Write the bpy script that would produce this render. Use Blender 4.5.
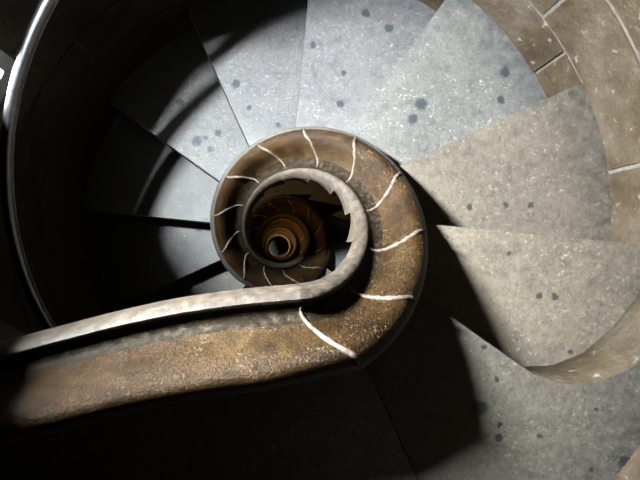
import bpy, bmesh, math, random
from mathutils import Vector, Matrix, noise as mnoise
random.seed(7)
for o in list(bpy.data.objects): bpy.data.objects.remove(o)
S = bpy.context.scene
C = S.collection
R = math.radians

# ------------------------------------------------------------------ layout constants
NR = 0.38                 # newel outer radius (m); stair axis is x = y = 0
FR = 480 * NR
D1, PITCH = 0.0063158, 0.0118313
RISE = PITCH / 12 * FR    # about 0.18 m
ZC = 12.15                # camera height
WALL = 2.66 * NR          # inner face of the round wall
TH1 = -35.6               # nosing angle of step 1
def th(k): return TH1 + 30 * (k - 1)
def zk(k): return ZC - (D1 + PITCH * (k - 1) / 12) * FR      # top of step k at its nosing
def kk(theta): return (theta - TH1) / 30 + 1
def pol(r, t, z=0.0): return Vector((r * math.cos(R(t)), r * math.sin(R(t)), z))

# ------------------------------------------------------------------ camera
cam = bpy.data.cameras.new('camera'); co = bpy.data.objects.new('camera', cam); C.objects.link(co)
co.location = (-0.11424 * NR, -0.31126 * NR, ZC)
cam.sensor_width = 36; cam.lens = 27.0
cam.shift_x = 44.6 / 640; cam.shift_y = 13.1 / 640
cam.clip_start = 0.02
S.camera = co

# ------------------------------------------------------------------ world: overcast daylight that only gets in through the windows
w = bpy.data.worlds.new('sky'); S.world = w; w.use_nodes = True
bg = w.node_tree.nodes['Background']
wt = w.node_tree
tc = wt.nodes.new('ShaderNodeTexCoord'); sx = wt.nodes.new('ShaderNodeSeparateXYZ'); wr = wt.nodes.new('ShaderNodeValToRGB')
wt.links.new(tc.outputs['Generated'], sx.inputs[0]); wt.links.new(sx.outputs['Z'], wr.inputs[0])
wr.color_ramp.elements[0].position = 0.0; wr.color_ramp.elements[0].color = (0.10, 0.09, 0.07, 1)     # ground below the horizon
wr.color_ramp.elements[1].position = 0.02; wr.color_ramp.elements[1].color = (0.28, 0.31, 0.333, 1)   # overcast sky: zenith three times the horizon
ze = wr.color_ramp.elements.new(1.0); ze.color = (0.84, 0.93, 1.0, 1)
wt.links.new(wr.outputs[0], bg.inputs[0]); bg.inputs[1].default_value = 26000.0
S.view_settings.view_transform = 'Standard'; S.view_settings.look = 'None'
S.view_settings.gamma = 1; S.view_settings.use_curve_mapping = False
S.view_settings.exposure = 0.0

ZREF0 = ZC - 0.0083 * FR
# openings in the round wall: centre angle, half angle, sill z, head z, outer slit (centre angle, half angle), sill rise
WIN = [(149.0, 8.2, ZC - 0.97, ZC + 0.10, 152.0, 2.3, 0.67),
       (155.8, 2.6, ZREF0 - 0.0, ZREF0 + 0.228, 155.8, 2.6, 0.0),
       (20.0, 3.0, 1.2, 1.45, 20.0, 1.2, 0.1)]
WIN_DEPTH = 0.20

# ------------------------------------------------------------------ materials
def mat(name, rough=0.6, spec=0.5):
    m = bpy.data.materials.new(name); m.use_nodes = True
    nt = m.node_tree; b = nt.nodes['Principled BSDF']
    b.inputs['Roughness'].default_value = rough
    b.inputs['Specular IOR Level'].default_value = spec
    return m, nt, b
def N(nt, t, **kw):
    n = nt.nodes.new(t)
    for k, v in kw.items():
        if k in n.inputs: n.inputs[k].default_value = v
        else: setattr(n, k, v)
    return n
def coords(nt):
    return N(nt, 'ShaderNodeNewGeometry').outputs['Position']
def tex(nt, co_, scale, detail=4, rough=0.6, dist=0.0):
    n = N(nt, 'ShaderNodeTexNoise'); n.inputs['Scale'].default_value = scale
    n.inputs['Detail'].default_value = detail; n.inputs['Roughness'].default_value = rough
    n.inputs['Distortion'].default_value = dist
    nt.links.new(co_, n.inputs['Vector']); return n.outputs['Fac']
def ramp(nt, fac, stops):
    r = N(nt, 'ShaderNodeValToRGB'); e = r.color_ramp.elements
    while len(e) < len(stops): e.new(0.5)
    for i, (p, c) in enumerate(stops):
        e[i].position = p
        e[i].color = (c, c, c, 1) if isinstance(c, (int, float)) else (*c, 1)
    nt.links.new(fac, r.inputs['Fac']); return r.outputs['Color']
def mix(nt, fac, a, b, mode='MIX'):
    m = N(nt, 'ShaderNodeMix', data_type='RGBA', blend_type=mode)
    for s, v in ((0, fac), (6, a), (7, b)):
        if isinstance(v, (int, float)): m.inputs[s].default_value = v
        elif isinstance(v, tuple): m.inputs[s].default_value = (*v, 1)
        else: nt.links.new(v, m.inputs[s])
    return m.outputs[2]
def math_(nt, op, a, b=None, clamp=False):
    m = N(nt, 'ShaderNodeMath', operation=op); m.use_clamp = clamp
    for i, v in enumerate((a, b)):
        if v is None: continue
        if isinstance(v, (int, float)): m.inputs[i].default_value = v
        else: nt.links.new(v, m.inputs[i])
    return m.outputs[0]
def bump(nt, b, h, strength, dist):
    n = N(nt, 'ShaderNodeBump'); n.inputs['Strength'].default_value = strength
    n.inputs['Distance'].default_value = dist
    nt.links.new(h, n.inputs['Height']); nt.links.new(n.outputs[0], b.inputs['Normal'])

# stains on the treads: (pixel-measured) plan position in newel radii, radius in metres
def plan(px, py, k):
    d = D1 + PITCH * (k - 1) / 12
    return ((px - 275.4) * d - 0.11424) * NR, ((253.1 - py) * d - 0.31126) * NR
SPOTS = [(421, 104, 4, 6.5), (413, 119, 4, 5.5), (501, 100, 4, 4), (505, 72, 4, 5), (366, 13, 5, 4.5), (389, 28, 5, 4.5),
         (313, 45, 5, 3.5), (340, 104, 5, 4), (344, 73, 5, 2.5), (236, 84, 6, 4.5), (249, 108, 6, 2.5), (278, 125, 6, 2.5),
         (197, 141, 7, 5.5), (218, 133, 7, 3.5), (211, 149, 7, 3.5), (205, 138, 7, 2.5), (180, 102, 7, 4), (181, 125, 7, 2),
         (150, 180, 8, 4), (199, 229, 9, 3.5), (470, 207, 3, 3), (506, 205, 3, 3), (531, 205, 3, 3.5), (555, 297, 2, 4), (539, 296, 2, 3),
         (509, 253, 2, 2.5), (480, 408, 1, 8), (484, 347, 1, 3), (497, 379, 1, 3), (540, 436, 1, 3), (500, 425, 1, 3),
         (625, 462, 1, 6), (591, 470, 1, 3), (498, 438, 1, 4), (571, 352, 2, 3), (596, 408, 1, 2)]
def tread_material():
    m, nt, b = mat('worn_grey_limestone', 0.5, 0.5)
    p = coords(nt)
    big = tex(nt, p, 5, 5, 0.6)
    mid = tex(nt, p, 38, 5, 0.7)
    col = ramp(nt, big, [(0.3, (0.185, 0.172, 0.155)), (0.5, (0.25, 0.235, 0.21)), (0.72, (0.32, 0.295, 0.255))])
    col = mix(nt, ramp(nt, mid, [(0.35, 0.0), (0.75, 0.75)]), col, (0.40, 0.385, 0.36))
    dark = ramp(nt, tex(nt, p, 22, 6, 0.75), [(0.30, 1.0), (0.46, 0.0)])
    col = mix(nt, dark, col, mix(nt, 1.0, col, (0.62, 0.62, 0.65), 'MULTIPLY'))
    fl = ramp(nt, tex(nt, p, 95, 3, 0.55, 0.6), [(0.60, 0.0), (0.67, 1.0)])
    patch = ramp(nt, tex(nt, p, 8, 3, 0.6), [(0.4, 0.15), (0.62, 1.0)])
    col = mix(nt, math_(nt, 'MULTIPLY', fl, patch), col, (0.62, 0.60, 0.57))
    # noise-mottled darkening towards the wall
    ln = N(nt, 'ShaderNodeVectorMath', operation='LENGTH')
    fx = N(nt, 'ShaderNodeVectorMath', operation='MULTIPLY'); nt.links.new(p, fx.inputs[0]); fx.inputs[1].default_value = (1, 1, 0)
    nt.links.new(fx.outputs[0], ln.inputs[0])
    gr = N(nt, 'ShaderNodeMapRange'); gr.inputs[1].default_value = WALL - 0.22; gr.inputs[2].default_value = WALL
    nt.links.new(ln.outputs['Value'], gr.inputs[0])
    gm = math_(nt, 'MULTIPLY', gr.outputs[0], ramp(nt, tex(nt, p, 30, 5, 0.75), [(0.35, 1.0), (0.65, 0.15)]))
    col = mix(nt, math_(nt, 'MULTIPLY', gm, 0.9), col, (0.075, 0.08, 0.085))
    gs = ramp(nt, tex(nt, p, 140, 3, 0.7), [(0.34, 1.0), (0.48, 0.0)])
    col = mix(nt, math_(nt, 'MULTIPLY', gs, 0.55), col, (0.10, 0.095, 0.085))
    # damp dark blots
    wob = N(nt, 'ShaderNodeTexNoise'); wob.inputs['Scale'].default_value = 60
    nt.links.new(p, wob.inputs['Vector'])
    v = N(nt, 'ShaderNodeVectorMath', operation='MULTIPLY_ADD')
    nt.links.new(wob.outputs['Color'], v.inputs[0]); v.inputs[1].default_value = (0.018,) * 3
    nt.links.new(p, v.inputs[2])
    flat = N(nt, 'ShaderNodeVectorMath', operation='MULTIPLY'); nt.links.new(v.outputs[0], flat.inputs[0])
    flat.inputs[1].default_value = (1, 1, 0)
    tot = None
    for px, py, k, rad in SPOTS:
        x, y = plan(px, py, k)
        rr = rad * (D1 + PITCH * (k - 1) / 12) * NR
        dn = N(nt, 'ShaderNodeVectorMath', operation='DISTANCE'); nt.links.new(flat.outputs[0], dn.inputs[0])
        dn.inputs[1].default_value = (x + 0.009, y + 0.009, 0)
        f = N(nt, 'ShaderNodeMapRange'); f.inputs[1].default_value = rr * 1.15; f.inputs[2].default_value = rr * 0.75
        nt.links.new(dn.outputs['Value'], f.inputs[0])
        tot = f.outputs[0] if tot is None else math_(nt, 'MAXIMUM', tot, f.outputs[0])
    col = mix(nt, math_(nt, 'MULTIPLY', tot, 0.85), col, (0.055, 0.065, 0.08))
    nt.links.new(N(nt, 'ShaderNodeObjectInfo').outputs['Color'], (mm := N(nt, 'ShaderNodeMix', data_type='RGBA', blend_type='MULTIPLY')).inputs[7])
    mm.inputs[0].default_value = 1; nt.links.new(col, mm.inputs[6])
    nt.links.new(mm.outputs[2], b.inputs['Base Color'])
    rg = ramp(nt, mid, [(0.3, 0.38), (0.7, 0.62)]); nt.links.new(rg, b.inputs['Roughness'])
    bump(nt, b, math_(nt, 'ADD', tex(nt, p, 60, 5, 0.7), math_(nt, 'MULTIPLY', big, 3.0)), 0.35, 0.006)
    return m
def newel_material():
    m, nt, b = mat('polished_brown_stone', 0.42, 0.5)
    p = coords(nt)
    col = ramp(nt, tex(nt, p, 9, 5, 0.6), [(0.28, (0.024, 0.0095, 0.0028)), (0.5, (0.074, 0.036, 0.0105)), (0.72, (0.135, 0.076, 0.026))])
    crust = ramp(nt, tex(nt, p, 42, 6, 0.75), [(0.36, 1.0), (0.58, 0.0)])
    col = mix(nt, math_(nt, 'MULTIPLY', crust, 0.8), col, (0.022, 0.011, 0.004))
    pits = ramp(nt, tex(nt, p, 120, 4, 0.6), [(0.36, 1.0), (0.48, 0.0)])
    col = mix(nt, math_(nt, 'MULTIPLY', pits, 0.7), col, (0.012, 0.007, 0.003))
    fl = ramp(nt, tex(nt, p, 170, 2, 0.5), [(0.60, 0.0), (0.68, 1.0)])
    patch = ramp(nt, tex(nt, p, 14, 3, 0.6), [(0.42, 0.0), (0.62, 1.0)])
    col = mix(nt, math_(nt, 'MULTIPLY', fl, patch), col, (0.30, 0.22, 0.12))
    nt.links.new(col, b.inputs['Base Color'])
    nt.links.new(ramp(nt, tex(nt, p, 30, 4), [(0.3, 0.3), (0.7, 0.55)]), b.inputs['Roughness'])
    bump(nt, b, tex(nt, p, 190, 4, 0.7), 0.7, 0.006)
    return m
def plain(name, stops, scale, rough, bs=0.4, bd=0.004, bscale=90, metallic=0.0):
    m, nt, b = mat(name, rough)
    p = coords(nt)
    nt.links.new(ramp(nt, tex(nt, p, scale, 6, 0.65), stops), b.inputs['Base Color'])
    b.inputs['Metallic'].default_value = metallic
    if bs: bump(nt, b, tex(nt, p, bscale, 4, 0.65), bs, bd)
    return m
def wall_material():
    m, nt, b = mat('tan_wall_stone', 0.5)
    p = coords(nt)
    col = ramp(nt, tex(nt, p, 5, 6, 0.65), [(0.3, (0.05, 0.029, 0.014)), (0.5, (0.125, 0.088, 0.052)), (0.7, (0.20, 0.155, 0.108))])
    sm = ramp(nt, tex(nt, p, 26, 5, 0.7), [(0.32, 1.0), (0.45, 0.0)])
    col = mix(nt, math_(nt, 'MULTIPLY', sm, 0.55), col, (0.07, 0.045, 0.03))
    fl = ramp(nt, tex(nt, p, 40, 3, 0.5, 0.5), [(0.66, 0.0), (0.71, 1.0)])
    col = mix(nt, math_(nt, 'MULTIPLY', fl, 0.6), col, (0.50, 0.46, 0.40))
    nt.links.new(col, b.inputs['Base Color'])
    bump(nt, b, tex(nt, p, 24, 6, 0.7), 0.5, 0.02)
    return m
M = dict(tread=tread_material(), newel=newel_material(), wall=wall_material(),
         lip=plain('worn_pale_lip_stone', [(0.3, (0.05, 0.036, 0.025)), (0.52, (0.115, 0.088, 0.064)), (0.72, (0.22, 0.178, 0.132))], 45, 0.55, 0.5, 0.004, 110),
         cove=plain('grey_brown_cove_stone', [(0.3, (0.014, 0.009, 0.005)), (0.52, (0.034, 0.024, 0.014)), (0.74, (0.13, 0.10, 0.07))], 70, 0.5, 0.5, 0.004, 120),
         rim=plain('grey_rim_stone', [(0.3, (0.12, 0.105, 0.085)), (0.6, (0.26, 0.235, 0.20)), (0.8, (0.42, 0.39, 0.35))], 60, 0.55, 0.5, 0.004, 110),
         mortar=plain('pale_pink_mortar', [(0.35, (0.11, 0.075, 0.052)), (0.65, (0.33, 0.25, 0.195))], 80, 0.7, 0.4, 0.002),
         wmortar=plain('pale_wall_mortar', [(0.3, (0.15, 0.125, 0.095)), (0.7, (0.32, 0.28, 0.23))], 40, 0.8, 0.4, 0.004),
         iron=plain('dark_polished_iron', [(0.3, (0.10, 0.10, 0.10)), (0.7, (0.17, 0.165, 0.16))], 30, 0.22, 0.0, metallic=1.0),
         lime=plain('limewash', [(0.3, (0.8, 0.8, 0.78)), (0.7, (1, 1, 1))], 12, 0.8, 0.0),
         reveal=plain('dark_reveal_stone', [(0.3, (0.05, 0.045, 0.04)), (0.7, (0.09, 0.08, 0.07))], 12, 0.8, 0.3, 0.005, 40))  # reveal colour set dark so the sill and jambs scatter little light

# stone colours all kept low together to cut bounced light and deepen shadows
ALBEDO = 0.105
for m_ in M.values():
    nt = m_.node_tree; b = nt.nodes['Principled BSDF']
    if b.inputs['Metallic'].default_value > 0.5: continue
    l = b.inputs['Base Color'].links[0]; src = l.from_socket
    nt.links.new(mix(nt, 1.0, src, (ALBEDO,) * 3, 'MULTIPLY'), b.inputs['Base Color'])
    b.inputs['Specular IOR Level'].default_value = 0.035 if m_ is M['newel'] else 0.01 if m_ is M['cove'] else 0.06

# ------------------------------------------------------------------ mesh helpers
def obj(name, bm, mats, parent=None, smooth=True):
    bmesh.ops.recalc_face_normals(bm, faces=bm.faces)
    me = bpy.data.meshes.new(name); bm.to_mesh(me); bm.free()
    for m in (mats if isinstance(mats, (list, tuple)) else [mats]): me.materials.append(M[m])
    if smooth:
        for p in me.polygons: p.use_smooth = True
    o = bpy.data.objects.new(name, me); C.objects.link(o)
    if parent: o.parent = parent
    return o
def sharp(o, ang=35):
    bm = bmesh.new(); bm.from_mesh(o.data)
    for e in bm.edges:
        if len(e.link_faces) == 2 and e.calc_face_angle(0) > R(ang): e.smooth = False
    bm.to_mesh(o.data); bm.free()
def tag(o, label=None, cat=None, group=None, kind=None):
    for k, v in (('label', label), ('category', cat), ('group', group), ('kind', kind)):
        if v: o[k] = v
    return o
def empty(name, loc):
    o = bpy.data.objects.new(name, None); C.objects.link(o); o.location = loc
    bpy.context.view_layer.update(); return o
def keep_parent(o, par):
    o.parent = par; o.matrix_parent_inverse = Matrix.Translation(-par.location)
def prism(poly, z0, z1, chamfer=0.0):
    """closed prism from a CCW plan outline; the top rim is chamfered a little"""
    bm = bmesh.new()
    lo = [bm.verts.new((p[0], p[1], z0)) for p in poly]
    hi = [bm.verts.new((p[0], p[1], z1)) for p in poly]
    n = len(poly)
    bm.faces.new(hi); bm.faces.new(lo[::-1])
    for i in range(n): bm.faces.new((lo[i], lo[(i + 1) % n], hi[(i + 1) % n], hi[i]))
    if chamfer:
        ed = [e for e in bm.edges if e.verts[0].co.z == z1 and e.verts[1].co.z == z1]
        bmesh.ops.bevel(bm, geom=ed, offset=chamfer, segments=2, profile=0.6, affect='EDGES')
    return bm
def tube(pts, rad, seg=12, bm=None):
    bm = bm or bmesh.new(); rings = []
    up = Vector((0, 0, 1))
    for i, p in enumerate(pts):
        t = (pts[min(i + 1, len(pts) - 1)] - pts[max(i - 1, 0)]).normalized()
        a = t.cross(up)
        if a.length < 1e-3: a = Vector((1, 0, 0))
        a.normalize(); b = a.cross(t)
        r = rad[i] if isinstance(rad, (list, tuple)) else rad
        rings.append([bm.verts.new(p + r * (math.cos(2 * math.pi * j / seg) * a + math.sin(2 * math.pi * j / seg) * b)) for j in range(seg)])
    for i in range(len(rings) - 1):
        for j in range(seg):
            bm.faces.new((rings[i][j], rings[i][(j + 1) % seg], rings[i + 1][(j + 1) % seg], rings[i + 1][j]))
    bm.faces.new(rings[0][::-1]); bm.faces.new(rings[-1]); return bm

# ------------------------------------------------------------------ round wall
CH = 0.00125 * FR                          # course height
ZREF = ZC - 0.0083 * FR
def in_window(t, z0, z1):
    for (c, h, s, e, *_) in WIN:
        dt = (t - c + 180) % 360 - 180
        if abs(dt) < h and z1 > s + 1e-4 and z0 < e - 1e-4: return True
    return False
ZTOP = ZC + 2.2
zs = sorted(set([0.0, ZTOP] + [v for q in WIN for v in (q[2], q[3])]))
bm = bmesh.new()
cuts = set(float(a) for a in range(0, 360, 5))
for q in WIN: cuts |= {(q[0] - q[1]) % 360, (q[0] + q[1]) % 360}
cuts = sorted(cuts)
zz = []
for a, b in zip(zs[:-1], zs[1:]):
    n = max(1, int((b - a) / 0.6)); zz += [a + (b - a) * i / n for i in range(n)]
zz.append(zs[-1])
BACK = WALL + 0.006
for i, a in enumerate(cuts):
    b2 = cuts[(i + 1) % len(cuts)] + (360 if i == len(cuts) - 1 else 0)
    for z0, z1 in zip(zz[:-1], zz[1:]):
        if in_window((a + b2) / 2, z0, z1): continue
        bm.faces.new([bm.verts.new(v) for v in (pol(BACK, a, z0), pol(BACK, b2, z0), pol(BACK, b2, z1), pol(BACK, a, z1))])
bmesh.ops.remove_doubles(bm, verts=bm.verts, dist=1e-5)
wall = obj('wall_round', bm, 'wmortar')
sol = wall.modifiers.new('thick', 'SOLIDIFY'); sol.thickness = 0.19; sol.offset = 1
tag(wall, 'curved tan ashlar wall enclosing the stair', kind='structure')
# make sure the thickness grows outward
wall.data.flip_normals() if wall.data.polygons[0].normal.dot(wall.data.polygons[0].center.normalized() * Vector((1, 1, 0))) < 0 else None

def wall_block(t0, t1, z0, z1):
    n = max(2, int((t1 - t0) / 4)); j = random.uniform(-0.003, 0.003)
    g = 0.0028; dg = math.degrees(g / WALL)
    t0 += dg; t1 -= dg; z0 += g; z1 -= g
    bm = bmesh.new()
    def ring(r, e):
        de = math.degrees(e / WALL)
        return [[bm.verts.new(pol(r, t0 + de + (t1 - t0 - 2 * de) * i / n, z)) for i in range(n + 1)] for z in (z0 + e, z1 - e)]
    f = ring(WALL + j, 0.004); b = ring(WALL + 0.03, 0)
    for i in range(n):
        bm.faces.new((f[0][i], f[0][i + 1], f[1][i + 1], f[1][i]))
        for q in (0, 1): bm.faces.new((f[q][i], f[q][i + 1], b[q][i + 1], b[q][i]))
    for i in (0, n): bm.faces.new((f[0][i], f[1][i], b[1][i], b[0][i]))
    o = obj('stone_block', bm, 'wall', wall); sharp(o)
FIXED = {0: [7.7, 38.0, 66], 1: [30.6, 53.0, 3.0]}
for c in range(-10, 5):                     # c = courses above the reference joint
    z0 = ZREF + c * CH; z1 = z0 + CH
    if c in (0, -1):
        js = sorted(FIXED[-c]); t = js[-1] + random.uniform(26, 34)
        while t < js[0] + 360 - 14: js.append(t); t += random.uniform(24, 36)
    else:
        t = random.uniform(0, 30); js = []; st = t
        while t < st + 345: js.append(t); t += random.uniform(22, 38)
    for a, b in zip(js, js[1:] + [js[0] + 360]):
        # split round the window openings
        segs = [(a, b)]
        for (wc, h, s, e, *_) in WIN:
            if z1 > s + 0.02 and z0 < e - 0.02:
                ns = []
                for x0, x1 in segs:
                    l, r_ = wc - h, wc + h
                    for off in (0, 360):
                        if x0 < r_ + off and x1 > l + off:
                            if l + off - x0 > 3: ns.append((x0, l + off))
                            if x1 - r_ - off > 3: ns.append((r_ + off, x1))
                            break
                    else: ns.append((x0, x1))
                segs = ns
        for x0, x1 in segs: wall_block(x0, x1, z0, z1)

# window recesses: jambs, sill and head of the daylight openings
for i, (c, h, s, e, qc, qh, SILL_RISE) in enumerate(WIN):
    bm = bmesh.new(); n = 4; inn = WALL - 0.002; out = WALL + WIN_DEPTH; dt = math.degrees(0.05 / WALL)
    def hexa(v):
        v = [bm.verts.new(p) for p in v]
        for q in ((0, 1, 3, 2), (4, 5, 7, 6), (0, 1, 5, 4), (2, 3, 7, 6), (0, 2, 6, 4), (1, 3, 7, 5)): bm.faces.new([v[x] for x in q])
    for ti, tb, to in ((c - h, c - h - dt, qc - qh), (c + h, c + h + dt, qc + qh)):          # splayed jambs
        hexa([pol(r, t, z) for r, ts in ((inn, (tb, ti)), (out, (tb, to))) for t in ts for z in (s - 0.05, e + 0.05)])
    for q in range(n):                                                                     # sloping sill and flat head
        a0, a1 = c - h + 2 * h * q / n, c - h + 2 * h * (q + 1) / n
        hexa([pol(r, t, z) for r, zt in ((inn, s), (out, s + SILL_RISE)) for t in (a0, a1) for z in (s - 0.05, zt)])
        hexa([pol(r, t, z) for r in (inn, out) for t in (a0, a1) for z in (e, e + 0.05)])
    wo = obj('window_%d' % (i + 1), bm, 'lime' if i == 1 else 'reveal', smooth=False)
    tag(wo, ['tall splayed daylight slit high in the round wall', 'small square hole through the wall behind the handrail', 'small daylight opening at the foot of the stair'][i], kind='structure')
    L = bpy.data.lights.new('sky_portal', 'AREA'); L.shape = 'RECTANGLE'
    L.size = 2 * (WALL + WIN_DEPTH) * math.sin(R(qh)); L.size_y = e - s - SILL_RISE
    L.cycles.is_portal = True
    lo = bpy.data.objects.new('sky_portal', L); C.objects.link(lo)
    lo.location = pol(WALL + WIN_DEPTH + 0.005, qc, (s + SILL_RISE + e) / 2)
    lo.rotation_euler = Vector((-math.cos(R(qc)), -math.sin(R(qc)), 0)).to_track_quat('-Z', 'Y').to_euler()

# ------------------------------------------------------------------ floors and ceiling
poly = [pol(WALL + 0.02, a) for a in range(0, 360, 10)]
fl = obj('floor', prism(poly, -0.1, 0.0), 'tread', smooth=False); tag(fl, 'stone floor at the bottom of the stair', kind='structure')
ce = obj('ceiling', prism(poly, ZTOP, ZTOP + 0.1), 'wall', smooth=False); ce.data.materials[0] = M['reveal']; tag(ce, 'plain vault over the stair', kind='structure')

# ------------------------------------------------------------------ staircase
stair = empty('spiral_staircase', (0, 0, 0))
tag(stair, 'worn stone spiral staircase winding down round an open hollow newel', 'staircase')
LAST = 62
SIN = 0.90 * NR
TINT = {1: (0.66, 0.60, 0.52), 2: (0.98, 0.85, 0.68), 3: (0.87, 0.76, 0.63), 4: (0.88, 0.87, 0.85), 5: (0.88, 0.87, 0.91), 6: (0.88, 0.88, 0.92), 7: (1.0, 1.0, 1.0), 8: (0.98, 0.98, 0.98)}
FIL = [(1.86, -35.4), (2.05, -33.8), (2.22, -30.6), (2.37, -26.0), (2.50, -20.0), (2.60, -14.0), (2.665, -8.0)]
def arc(r, a, b, n): return [pol(r, a + (b - a) * i / n) for i in range(n + 1)]
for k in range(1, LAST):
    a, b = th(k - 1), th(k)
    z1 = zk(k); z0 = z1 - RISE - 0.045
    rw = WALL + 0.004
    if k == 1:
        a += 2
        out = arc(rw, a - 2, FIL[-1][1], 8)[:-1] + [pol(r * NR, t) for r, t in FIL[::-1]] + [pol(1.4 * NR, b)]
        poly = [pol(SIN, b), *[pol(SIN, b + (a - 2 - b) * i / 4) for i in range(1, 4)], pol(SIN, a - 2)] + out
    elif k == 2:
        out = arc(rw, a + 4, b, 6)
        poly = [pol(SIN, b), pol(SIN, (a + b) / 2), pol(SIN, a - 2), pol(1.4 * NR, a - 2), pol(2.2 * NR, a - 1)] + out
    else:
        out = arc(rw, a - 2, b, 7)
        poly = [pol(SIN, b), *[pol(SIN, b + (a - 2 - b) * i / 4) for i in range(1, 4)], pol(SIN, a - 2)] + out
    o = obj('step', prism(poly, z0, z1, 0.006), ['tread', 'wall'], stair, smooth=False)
    if k == 1:
        for pg in o.data.polygons:
            if abs(pg.normal.z) < 0.3 and pg.center.xy.length > 1.85 * NR and math.degrees(math.atan2(pg.center.y, pg.center.x)) > -36: pg.material_index = 1; pg.use_smooth = True
    tn = TINT.get(k, (0.9 + 0.06 * math.sin(k * 2.1), 0.9, 0.9 - 0.05 * math.sin(k * 2.1)))
    o.color = (*tn, 1)

# newel profile: (radius in newel radii, height in m above the nosing helix, material of the face that follows)
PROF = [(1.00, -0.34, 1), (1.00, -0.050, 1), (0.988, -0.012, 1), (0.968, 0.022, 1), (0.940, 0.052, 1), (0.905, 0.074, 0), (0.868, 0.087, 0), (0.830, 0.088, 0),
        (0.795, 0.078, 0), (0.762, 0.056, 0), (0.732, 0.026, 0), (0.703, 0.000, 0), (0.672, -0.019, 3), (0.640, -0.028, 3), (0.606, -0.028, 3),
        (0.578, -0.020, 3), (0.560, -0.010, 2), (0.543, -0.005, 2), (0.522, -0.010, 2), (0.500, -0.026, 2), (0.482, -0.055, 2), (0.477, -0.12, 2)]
def zhel(t):                                 # the moulding levels off at the top landing
    k = kk(t); w_, kt = 0.30, -0.40
    return zk(kt + w_ * math.log(1 + math.exp((k - kt) / w_))) if k < 6 else zk(k)
def smooth(t): t = max(0., min(1., t)); return t * t * (3 - 2 * t)
def joint(k, rho):                           # angle of the joint between newel stones at radius rho
    t = (rho - 0.60) / 0.29
    return th(k) + 7.0 + 18.0 * smooth(t)
def newel_segment(k):
    n = 8; bm = bmesh.new(); G = []
    zb_out = zk(k + 1) - 0.20; tooth = 0.11 if k >= 2 else 0.02
    for i in range(n + 1):
        row = []
        for q, (rho, h, m_) in enumerate(PROF):
            t0, t1 = joint(k - 1, rho), joint(k, rho)
            t = t0 + (t1 - t0) * i / n
            z = zhel(t) + h
            if q == 0: z = zb_out
            if q == len(PROF) - 1: z = zhel(t) - 0.070 - tooth * (1 - i / n)
            row.append(bm.verts.new(pol(rho * NR, t, z)))
        G.append(row)
    for i in range(n):
        for q in range(len(PROF) - 1):
            f = bm.faces.new((G[i][q], G[i][q + 1], G[i + 1][q + 1], G[i + 1][q])); f.material_index = PROF[q][2]
        f = bm.faces.new((G[i][0], G[i + 1][0], G[i + 1][-1], G[i][-1]))
        f.material_index = 2
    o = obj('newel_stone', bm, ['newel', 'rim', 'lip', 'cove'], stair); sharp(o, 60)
    return o
def joint_ridge(k, par):
    pts = []
    fine = []
    for (r0, h0, _), (r1, h1, _) in zip(PROF[5:15], PROF[6:16]):
        for s in range(3): fine.append((r0 + (r1 - r0) * s / 3, h0 + (h1 - h0) * s / 3))
    rad = []
    for i, (r, h) in enumerate(fine):
        t = joint(k, r); pts.append(pol(r * NR, t, zhel(t) + h + 0.0005))
        u = i / (len(fine) - 1)
        rad.append(0.0056 * (0.25 + 1.05 * math.sin(math.pi * (u * 0.85 + 0.12) ** 0.8) ** 0.7 * (0.8 + 0.4 * mnoise.noise(Vector((k * 3.1, i * 0.5, 0))))))
    return obj('mortar_joint', tube(pts, rad, 6), 'mortar', par)
for k in range(0, LAST):
    seg = newel_segment(k)
    if k <= 26: joint_ridge(k, seg)

# upper end: the newel moulding runs off straight along the edge of the landing
def coping():
    te = joint(-1, 0.5); bm = bmesh.new(); rows = []
    d0 = pol(1, te); tan = Vector((math.sin(R(te)), -math.cos(R(te)), 0)); lz = zhel(te) 
    rows.append([pol(rho * NR, joint(-1, rho), zhel(joint(-1, rho)) + h) for rho, h, _ in PROF])
    p = d0 * 0.50 * NR; sl = 0.0
    for i in range(1, 30):
        step = 0.02 if i <= 4 else 0.04
        sl += step; ang = R(3.0 + 10.5 * smooth(sl / 0.5))
        rot = Matrix.Rotation(ang, 3, 'Z')
        p = p + rot @ tan * step
        f = smooth(i / 6)
        if i < 4:
            continue
        rows.append([p + rot @ d0 * (rho - 0.50) * NR + Vector((0, 0, lz + COPE_DZ * f + h)) for rho, h, _ in PROF])
    G = [[bm.verts.new(v) for v in row] for row in rows]
    for g in G:
        g[0].co.z = zk(1) - 0.30; g[-1].co.z = lz - 0.075
    for i in range(len(G) - 1):
        for q in range(len(PROF) - 1):
            f = bm.faces.new((G[i][q], G[i][q + 1], G[i + 1][q + 1], G[i + 1][q])); f.material_index = PROF[q][2]
        f = bm.faces.new((G[i][0], G[i + 1][0], G[i + 1][-1], G[i][-1])); f.material_index = 2
    bm.faces.new(G[-1])
    o = obj('coping_stone', bm, ['newel', 'rim', 'lip', 'cove'], stair); sharp(o, 60)
    o['label'] = 'long straight moulded stone running off the top of the newel'
    return o
COPE_DZ = 0.0
cp = coping(); joint_ridge(-1, cp)

# upper landing slab beside the straight coping
zl = zk(1)
poly = [pol(WALL + 0.006, a) for a in [193 + i * (th(0) + 359.8 - 193) / 10 for i in range(11)]]
poly += [pol(0.9 * NR, th(0) + 360 - 0.4), pol(0.9 * NR, th(0) + 345), Vector((-0.25, -0.97 * NR, 0)), Vector((-0.6, -1.2 * NR, 0))]
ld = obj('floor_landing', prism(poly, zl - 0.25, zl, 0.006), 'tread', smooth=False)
tag(ld, 'shadowed stone landing beside the long moulded coping', kind='structure')

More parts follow.
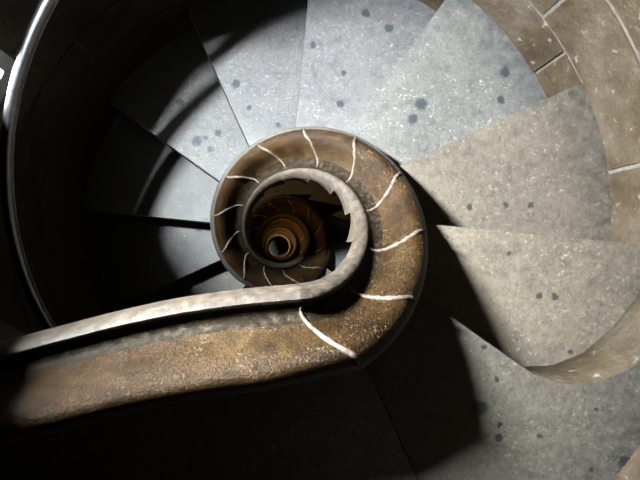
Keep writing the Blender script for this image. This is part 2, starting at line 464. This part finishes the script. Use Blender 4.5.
# ------------------------------------------------------------------ handrail on the outer wall
hr = empty('handrail', pol(2.4 * NR, th(8), zk(8)))
tag(hr, 'dark glossy iron handrail tube curving down along the outer wall', 'handrail')
HRR = 2.35 * NR
HRD = [(138.8, 0.00735), (152, 0.0077), (167, 0.00812), (185, 0.00855), (202.8, 0.0089)]
def rail_z(t):
    if t <= HRD[0][0]: d = HRD[0][1] - (HRD[0][0] - t) * 2.9e-5
    elif t >= HRD[-1][0]: d = HRD[-1][1] + (t - HRD[-1][0]) * 2.6e-5
    else:
        for (a0, d0), (a1, d1) in zip(HRD, HRD[1:]):
            if a0 <= t <= a1: d = d0 + (d1 - d0) * (t - a0) / (a1 - a0); break
    return ZC - d * FR
zs_ = [sum(rail_z(t + q) for q in range(-9, 10, 3)) / 7 for t in range(60, 300, 4)]
pts = [pol(HRR, t, z) for t, z in zip(range(60, 300, 4), zs_)]
keep_parent(obj('rail_tube', tube(pts, 0.020, 16), 'iron'), hr)
for t in (118, 218, 262):
    z = rail_z(t)
    b = [pol(HRR, t, z - 0.012), pol(HRR + 0.01, t, z - 0.05), pol(HRR + 0.04, t, z - 0.07), pol(WALL + 0.005, t, z - 0.07)]
    keep_parent(obj('bracket', tube(b, 0.008, 8), 'iron'), hr)

# ------------------------------------------------------------------ assumed warm wall lamps, added out of view to light the lower turns
def added_wall_lamp(t, z, watts, label):
    e = empty('added_wall_lamp', pol(WALL - 0.012, t, z)); tag(e, label, 'lamp')
    q = Vector((math.cos(R(t)), math.sin(R(t)), 0))
    def part(name, bm, m): keep_parent(obj(name, bm, m), e)
    part('back_plate', tube([e.location + q * 0.014, e.location - q * 0.004], 0.05, 20), 'iron')
    part('arm', tube([e.location, e.location - q * 0.06 + Vector((0, 0, 0.01)), e.location - q * 0.09 + Vector((0, 0, 0.04))], 0.008, 8), 'iron')
    c = e.location - q * 0.09 + Vector((0, 0, 0.04))
    part('socket', tube([c, c + Vector((0.0005, 0, 0.035))], 0.016, 12), 'iron')
    bm = bmesh.new(); bmesh.ops.create_uvsphere(bm, u_segments=16, v_segments=10, radius=0.032)
    bmesh.ops.translate(bm, verts=bm.verts, vec=c + Vector((0, 0, 0.062)))
    part('bulb', bm, 'bulb')
    L = bpy.data.lights.new('added_lamp_light', 'POINT'); L.energy = watts; L.color = (1.0, 0.62, 0.27); L.shadow_soft_size = 0.04
    lo = bpy.data.objects.new('added_lamp_light', L); C.objects.link(lo); lo.location = c - q * 0.02 + Vector((0, 0, 0.12))
bl = bpy.data.materials.new('added_warm_bulb'); bl.use_nodes = True
bb = bl.node_tree.nodes['Principled BSDF']; bb.inputs['Emission Color'].default_value = (1, 0.62, 0.27, 1); bb.inputs['Emission Strength'].default_value = 60
M['bulb'] = bl
added_wall_lamp(172, zk(20) + 1.35, 100, 'added unseen warm bulb wall lamp one turn below the handrail')
added_wall_lamp(172, zk(32) + 1.35, 420, 'added unseen warm bulb wall lamp two turns below the handrail')
added_wall_lamp(172, zk(44) + 1.35, 1300, 'added unseen warm bulb wall lamp three turns below the handrail')
